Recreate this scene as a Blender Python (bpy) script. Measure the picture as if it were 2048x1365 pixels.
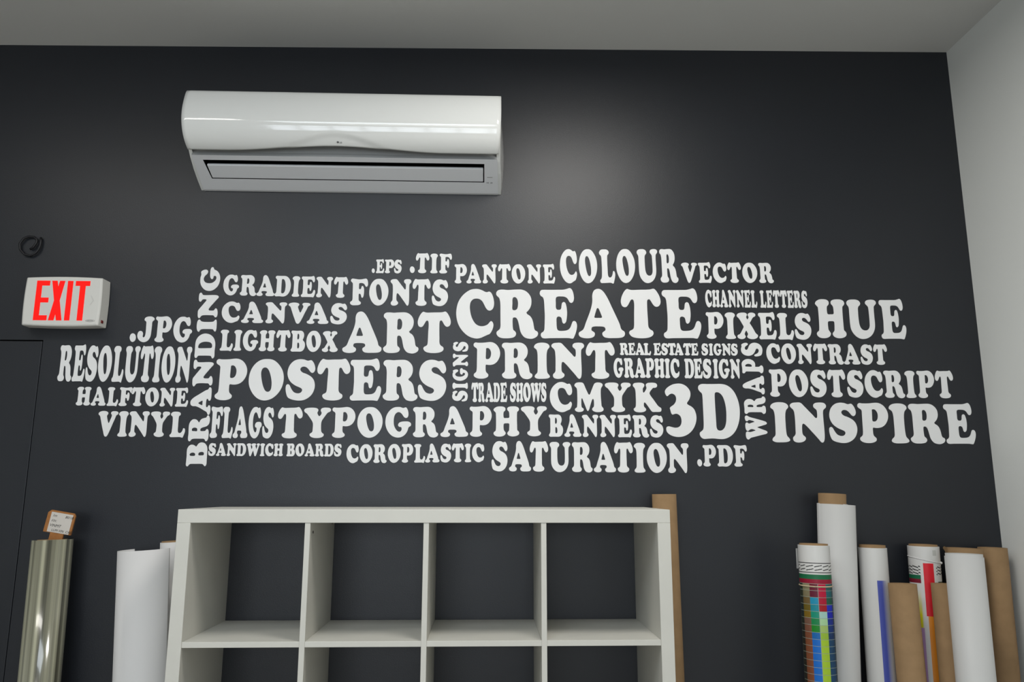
import bpy, bmesh, math, random
from mathutils import Matrix, Vector

for o in list(bpy.data.objects):
    bpy.data.objects.remove(o, do_unlink=True)
S = bpy.context.scene
COL = S.collection

# ------------------------------------------------------------------ camera
cam = bpy.data.cameras.new('camera')
cam.sensor_width = 36.0
cam.lens = 1562.06 / 2048 * 36.0
cam.shift_y = 2.0 / 2048
cam.clip_start = 0.05
co = bpy.data.objects.new('camera', cam)
COL.objects.link(co)
CR = (0.99941216, -0.03425547, 0.00137523)
CD = (0.00776573, 0.18713143, -0.98230419)
CF = (0.03339194, 0.98173743, 0.18728745)
co.matrix_world = Matrix(((CR[0], -CD[0], -CF[0], 0.9065),
                          (CR[1], -CD[1], -CF[1], -2.7855),
                          (CR[2], -CD[2], -CF[2], 1.5214),
                          (0, 0, 0, 1)))
S.camera = co

# ------------------------------------------------------------------ view, world
S.view_settings.view_transform = 'Standard'
S.view_settings.look = 'None'
S.view_settings.gamma = 1.0
S.view_settings.use_curve_mapping = False
S.view_settings.exposure = 0.12
wd = bpy.data.worlds.new('world')
S.world = wd
wd.use_nodes = True
wd.node_tree.nodes['Background'].inputs[0].default_value = (0.75, 0.85, 1.0, 1)
wd.node_tree.nodes['Background'].inputs[1].default_value = 1.0


def area(name, loc, rot, sx, sy, watts, col):
    l = bpy.data.lights.new(name, 'AREA')
    l.shape = 'RECTANGLE'
    l.size, l.size_y = sx, sy
    l.energy = watts
    l.color = col
    o = bpy.data.objects.new(name, l)
    o.location = loc
    o.rotation_euler = rot
    COL.objects.link(o)
    return o


# ceiling lamps (they shine down) and daylight from the shop window behind the camera
WARM = (1.0, 0.965, 0.91)
COOL = (0.86, 0.94, 1.0)
area('ceiling_lamp_light', (1.33, -1.18, 3.17), (0, 0, 0), 0.60, 0.50, 19, WARM)
area('ceiling_lamp_light', (-0.95, -1.50, 3.16), (0, 0, 0), 1.2, 0.25, 10, WARM)
area('ceiling_lamp_light', (0.30, -2.35, 3.17), (0, 0, 0), 1.3, 1.0, 23, COOL)
area('ceiling_lamp_light', (0.3, -4.0, 3.17), (0, 0, 0), 1.2, 0.30, 12, WARM)
area('ceiling_lamp_light', (2.0, -3.9, 3.17), (0, 0, 0), 1.2, 0.30, 4, WARM)
area('window_daylight', (0.05, -6.46, 1.75), (math.pi / 2, 0, 0), 3.2, 1.9, 72, (0.86, 0.93, 1.0))

# ------------------------------------------------------------------ materials


def mat(name, col, rough=0.5, spec=0.5, metal=0.0, noise=0.0, nscale=40.0, bump=0.0, bscale=200.0, emit=None,
        stretch=None, coat=0.0):
    m = bpy.data.materials.new(name)
    m.use_nodes = True
    nt = m.node_tree
    b = nt.nodes['Principled BSDF']
    b.inputs['Base Color'].default_value = (*col, 1)
    b.inputs['Roughness'].default_value = rough
    b.inputs['Specular IOR Level'].default_value = spec
    b.inputs['Metallic'].default_value = metal
    b.inputs['Coat Weight'].default_value = coat
    b.inputs['Coat Roughness'].default_value = 0.04
    if emit:
        b.inputs['Emission Color'].default_value = (*emit[0], 1)
        b.inputs['Emission Strength'].default_value = emit[1]
    if noise or bump:
        tc = nt.nodes.new('ShaderNodeTexCoord')
        mp = nt.nodes.new('ShaderNodeMapping')
        if stretch:
            mp.inputs['Scale'].default_value = stretch
        nt.links.new(tc.outputs['Object'], mp.inputs['Vector'])
    if noise:
        n = nt.nodes.new('ShaderNodeTexNoise')
        n.inputs['Scale'].default_value = nscale
        n.inputs['Detail'].default_value = 4
        nt.links.new(mp.outputs['Vector'], n.inputs['Vector'])
        r = nt.nodes.new('ShaderNodeMix')
        r.data_type = 'RGBA'
        r.inputs['A'].default_value = (*[c * (1 - noise) for c in col], 1)
        r.inputs['B'].default_value = (*[min(1, c * (1 + noise)) for c in col], 1)
        mr = nt.nodes.new('ShaderNodeMapRange')
        mr.inputs['From Min'].default_value = 0.34
        mr.inputs['From Max'].default_value = 0.66
        nt.links.new(n.outputs['Fac'], mr.inputs['Value'])
        nt.links.new(mr.outputs['Result'], r.inputs['Factor'])
        nt.links.new(r.outputs['Result'], b.inputs['Base Color'])
    if bump:
        n2 = nt.nodes.new('ShaderNodeTexNoise')
        n2.inputs['Scale'].default_value = bscale
        n2.inputs['Detail'].default_value = 3
        nt.links.new(mp.outputs['Vector'], n2.inputs['Vector'])
        bp = nt.nodes.new('ShaderNodeBump')
        bp.inputs['Strength'].default_value = bump
        bp.inputs['Distance'].default_value = 0.002
        nt.links.new(n2.outputs['Fac'], bp.inputs['Height'])
        nt.links.new(bp.outputs['Normal'], b.inputs['Normal'])
    return m


M_wall = mat('charcoal_wall_paint', (0.0096, 0.0116, 0.0162), 0.42, 0.53, bump=0.12, bscale=260, noise=0.06, nscale=3)
M_white_wall = mat('pale_wall_paint', (0.76, 0.775, 0.75), 0.6, 0.3, bump=0.08, bscale=200)
M_ceiling = mat('ceiling_paint', (0.62, 0.62, 0.60), 0.8, 0.2, bump=0.1, bscale=150)
M_floor = mat('floor_vinyl', (0.46, 0.43, 0.39), 0.4, 0.4, noise=0.12, nscale=6)
M_vinyl = mat('white_vinyl', (0.80, 0.80, 0.795), 0.42, 0.4)
M_shelf = mat('white_laminate', (0.63, 0.62, 0.565), 0.45, 0.4, noise=0.015, nscale=12)
M_ac = mat('gloss_white_plastic', (0.76, 0.77, 0.75), 0.09, 0.5, coat=0.6)
M_silver = mat('silver_grey_plastic', (0.74, 0.75, 0.77), 0.36, 0.5)
M_recess = mat('dark_grey_plastic', (0.36, 0.37, 0.37), 0.4, 0.4)
M_black = mat('black_plastic', (0.006, 0.006, 0.008), 0.45, 0.4)
M_print_grey = mat('grey_print', (0.06, 0.06, 0.065), 0.5, 0.3)
M_print_light = mat('pale_grey_print', (0.42, 0.42, 0.42), 0.5, 0.3)
M_sign = mat('off_white_plastic', (0.66, 0.65, 0.61), 0.4, 0.4)
M_sign_mark = mat('embossed_plastic', (0.58, 0.57, 0.54), 0.5, 0.3)
M_red = mat('red_sign_letter', (0.75, 0.004, 0.003), 0.6, 0.2, emit=((1.0, 0.010, 0.005), 0.5))
M_led = mat('dark_red_lens', (0.16, 0.01, 0.008), 0.2, 0.5)
M_kraft = mat('kraft_cardboard', (0.29, 0.185, 0.095), 0.75, 0.2, noise=0.06, nscale=30, bump=0.05, bscale=400)
M_paper = mat('white_paper', (0.57, 0.57, 0.56), 0.5, 0.35, noise=0.01, nscale=5)
M_matte_paper = mat('white_matte_paper', (0.68, 0.67, 0.66), 0.6, 0.3)
M_twine = mat('tan_band', (0.52, 0.42, 0.28), 0.7, 0.2)
M_card = mat('orange_brown_board', (0.36, 0.15, 0.045), 0.7, 0.25, noise=0.10, nscale=60)
M_tag_label = mat('white_label_paper', (0.62, 0.58, 0.53), 0.6, 0.2)
M_ink = mat('black_ink', (0.02, 0.02, 0.02), 0.6, 0.2)
M_film = mat('film_painted_reflections', (0.24, 0.235, 0.17), 0.16, 0.7, noise=0.75, nscale=7, stretch=(9, 9, 0.02), coat=0.5)  # stretched noise paints the film's vertical bright and dark reflections into its colour
M_frame = mat('window_frame_metal', (0.25, 0.25, 0.25), 0.4, 0.5)


def print_mat(name, rough=0.45):
    m = mat(name, (0.7, 0.7, 0.7), rough, 0.35)
    a = m.node_tree.nodes.new('ShaderNodeVertexColor')
    a.layer_name = 'print'
    m.node_tree.links.new(a.outputs['Color'], m.node_tree.nodes['Principled BSDF'].inputs['Base Color'])
    return m


M_print = print_mat('printed_paper')

# ------------------------------------------------------------------ helpers


def link(name, me, m, parent=None, loc=None, mats=None):
    for q in (mats or [m]):
        me.materials.append(q)
    o = bpy.data.objects.new(name, me)
    COL.objects.link(o)
    if parent:
        o.parent = parent
    if loc:
        o.location = loc
    return o


def obj(name, bm, m, parent=None, smooth=False, bevel=0.0, mats=None, segs=2):
    bmesh.ops.recalc_face_normals(bm, faces=bm.faces)
    me = bpy.data.meshes.new(name)
    if smooth:
        for f in bm.faces:
            f.smooth = True
    bm.to_mesh(me)
    bm.free()
    o = link(name, me, m, parent, mats=mats)
    if bevel:
        b = o.modifiers.new('bevel', 'BEVEL')
        b.width = bevel
        b.segments = segs
        b.limit_method = 'ANGLE'
        b.angle_limit = math.radians(40)
        b.harden_normals = False
    return o


def box(bm, x0, x1, y0, y1, z0, z1):
    v = [bm.verts.new((x, y, z)) for x in (x0, x1) for y in (y0, y1) for z in (z0, z1)]
    for f in ((0, 1, 3, 2), (4, 6, 7, 5), (0, 4, 5, 1), (2, 3, 7, 6), (0, 2, 6, 4), (1, 5, 7, 3)):
        bm.faces.new([v[i] for i in f])


def boxobj(name, dims, m, parent=None, bevel=0.0):
    bm = bmesh.new()
    box(bm, *dims)
    return obj(name, bm, m, parent, bevel=bevel)


def prism(bm, poly, y0, y1):
    """polygon in (x, z) given counter-clockwise, extruded along y"""
    a = [bm.verts.new((x, y0, z)) for x, z in poly]
    b = [bm.verts.new((x, y1, z)) for x, z in poly]
    bm.faces.new(a)
    bm.faces.new(b[::-1])
    n = len(poly)
    for i in range(n):
        bm.faces.new((a[i], b[i], b[(i + 1) % n], a[(i + 1) % n]))


def empty(name, loc, label, cat, group=None, rot=None):
    o = bpy.data.objects.new(name, None)
    o.empty_display_size = 0.1
    COL.objects.link(o)
    o.location = loc
    if rot is not None:
        o.rotation_euler = rot
    o['label'] = label
    o['category'] = cat
    if group:
        o['group'] = group
    return o


def struct(o):
    o['kind'] = 'structure'
    return o


def curve_mesh(name, polys, depth, m, parent=None, matrix=None):
    """filled flat outline (with holes) in the x-y plane, extruded"""
    c = bpy.data.curves.new(name, 'CURVE')
    c.dimensions = '2D'
    c.fill_mode = 'BOTH'
    c.extrude = depth
    for p in polys:
        s = c.splines.new('POLY')
        s.points.add(len(p) - 1)
        for i, q in enumerate(p):
            s.points[i].co = (q[0], q[1], 0, 1)
        s.use_cyclic_u = True
    t = bpy.data.objects.new('tmp', c)
    COL.objects.link(t)
    dg = bpy.context.evaluated_depsgraph_get()
    me = bpy.data.meshes.new_from_object(t.evaluated_get(dg))
    me.name = name
    bpy.data.objects.remove(t)
    bpy.data.curves.remove(c)
    return me


def text_mesh(body, size, depth=0.0, shear=0.0):
    c = bpy.data.curves.new('text', 'FONT')
    c.body = body
    c.size = size
    c.extrude = depth
    c.shear = shear
    t = bpy.data.objects.new('tmp', c)
    COL.objects.link(t)
    dg = bpy.context.evaluated_depsgraph_get()
    me = bpy.data.meshes.new_from_object(t.evaluated_get(dg))
    me.name = 'lettering'
    bpy.data.objects.remove(t)
    bpy.data.curves.remove(c)
    return me


def smooth_loop(P, n=3):
    """closed centripetal Catmull-Rom through the points"""
    N = len(P)
    out = []
    for i in range(N):
        p = [Vector(P[(i + k) % N]) for k in (-1, 0, 1, 2)]
        t = [0.0]
        for k in range(3):
            t.append(t[-1] + max((p[k + 1] - p[k]).length, 1e-6) ** 0.5)
        for k in range(n):
            u = t[1] + (t[2] - t[1]) * k / n

            def L(a, b, ta, tb):
                return a * ((tb - u) / (tb - ta)) + b * ((u - ta) / (tb - ta))
            A1, A2, A3 = L(p[0], p[1], t[0], t[1]), L(p[1], p[2], t[1], t[2]), L(p[2], p[3], t[2], t[3])
            B1, B2 = L(A1, A2, t[0], t[2]), L(A2, A3, t[1], t[3])
            out.append(tuple(L(B1, B2, t[1], t[2])))
    return out


def tube_path(bm, pts, r, n=10):
    """round tube through 3-D points"""
    rings = []
    for i, p in enumerate(pts):
        a = Vector(pts[max(0, i - 1)])
        b = Vector(pts[min(len(pts) - 1, i + 1)])
        d = (b - a).normalized()
        u = d.cross(Vector((0, 1, 0.01))).normalized()
        w = d.cross(u)
        rings.append([bm.verts.new(Vector(p) + (u * math.cos(2 * math.pi * k / n) + w * math.sin(2 * math.pi * k / n)) * r)
                      for k in range(n)])
    for i in range(len(rings) - 1):
        for k in range(n):
            bm.faces.new((rings[i][k], rings[i][(k + 1) % n], rings[i + 1][(k + 1) % n], rings[i + 1][k]))
    bm.faces.new(rings[0])
    bm.faces.new(rings[-1][::-1])


# ------------------------------------------------------------------ the room
XL, XR, YF = -3.2, 2.735, -6.5


def ceil_z(x):
    return 3.2035 + 0.0137 * (x + 0.28)


bm = bmesh.new()          # dark wall with a door opening at the left
DX0, DX1, DZ = -1.585, -0.668, 2.047
def wz(x): return ceil_z(x) + 0.01
prism(bm, [(XL - .1, 0), (DX0, 0), (DX0, DZ), (DX1, DZ), (DX1, 0), (XR + .1, 0), (XR + .1, wz(XR + .1)), (XL - .1, wz(XL - .1))], 0.0, 0.12)
struct(obj('wall_back', bm, M_wall))
bm = bmesh.new()
box(bm, DX0 + 0.004, DX1 - 0.0045, 0.003, 0.045, 0.006, DZ - 0.004)
d = struct(obj('door_1', bm, M_wall, bevel=0.0015))
bm = bmesh.new()
box(bm, DX0 - .02, DX1 + .02, 0.055, 0.09, 0.0, DZ + .02)
struct(obj('trim_1', bm, M_black))
bm = bmesh.new()
tube_path(bm, [(-1.50, 0.003, 1.02), (-1.50, -0.055, 1.02), (-1.38, -0.055, 1.02)], 0.010)
obj('door_handle', bm, M_silver, d, smooth=True)
struct(boxobj('wall_right', (XR, XR + 0.12, YF, 0.0, 0, 3.4), M_white_wall))
struct(boxobj('wall_left', (XL - 0.12, XL, YF, 0.0, 0, 3.4), M_white_wall))
bm = bmesh.new()
v = [bm.verts.new((x, y, ceil_z(x) + dz)) for dz in (0, 0.1) for x, y in ((XL, YF), (XR, YF), (XR, 0), (XL, 0))]
for f in ((0, 1, 2, 3), (7, 6, 5, 4), (0, 4, 5, 1), (1, 5, 6, 2), (2, 6, 7, 3), (3, 7, 4, 0)):
    bm.faces.new([v[i] for i in f])
struct(obj('ceiling', bm, M_ceiling))
struct(boxobj('floor', (XL - .12, XR + .12, YF - .12, 0.12, -0.12, 0.0), M_floor))
# shop front behind the camera: wall with one wide window
bm = bmesh.new()
WX0, WX1, WZ0, WZ1 = -1.55, 1.65, 0.8, 2.7
for d4 in ((XL, WX0, 0, 3.4), (WX1, XR, 0, 3.4), (WX0, WX1, 0, WZ0), (WX0, WX1, WZ1, 3.4)):
    box(bm, d4[0], d4[1], YF - 0.12, YF, d4[2], d4[3])
struct(obj('wall_front', bm, M_white_wall))
bm = bmesh.new()
for i in range(10):
    x = WX0 + (WX1 - WX0) * i / 9
    box(bm, x - 0.03, x + 0.03, YF + 0.05, YF + 0.09, WZ0, WZ1)
for z in (WZ0 + .03, 2.2, WZ1 - .03):
    box(bm, WX0, WX1, YF + 0.055, YF + 0.085, z - 0.03, z + 0.03)
struct(obj('window_1', bm, M_frame))

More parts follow.
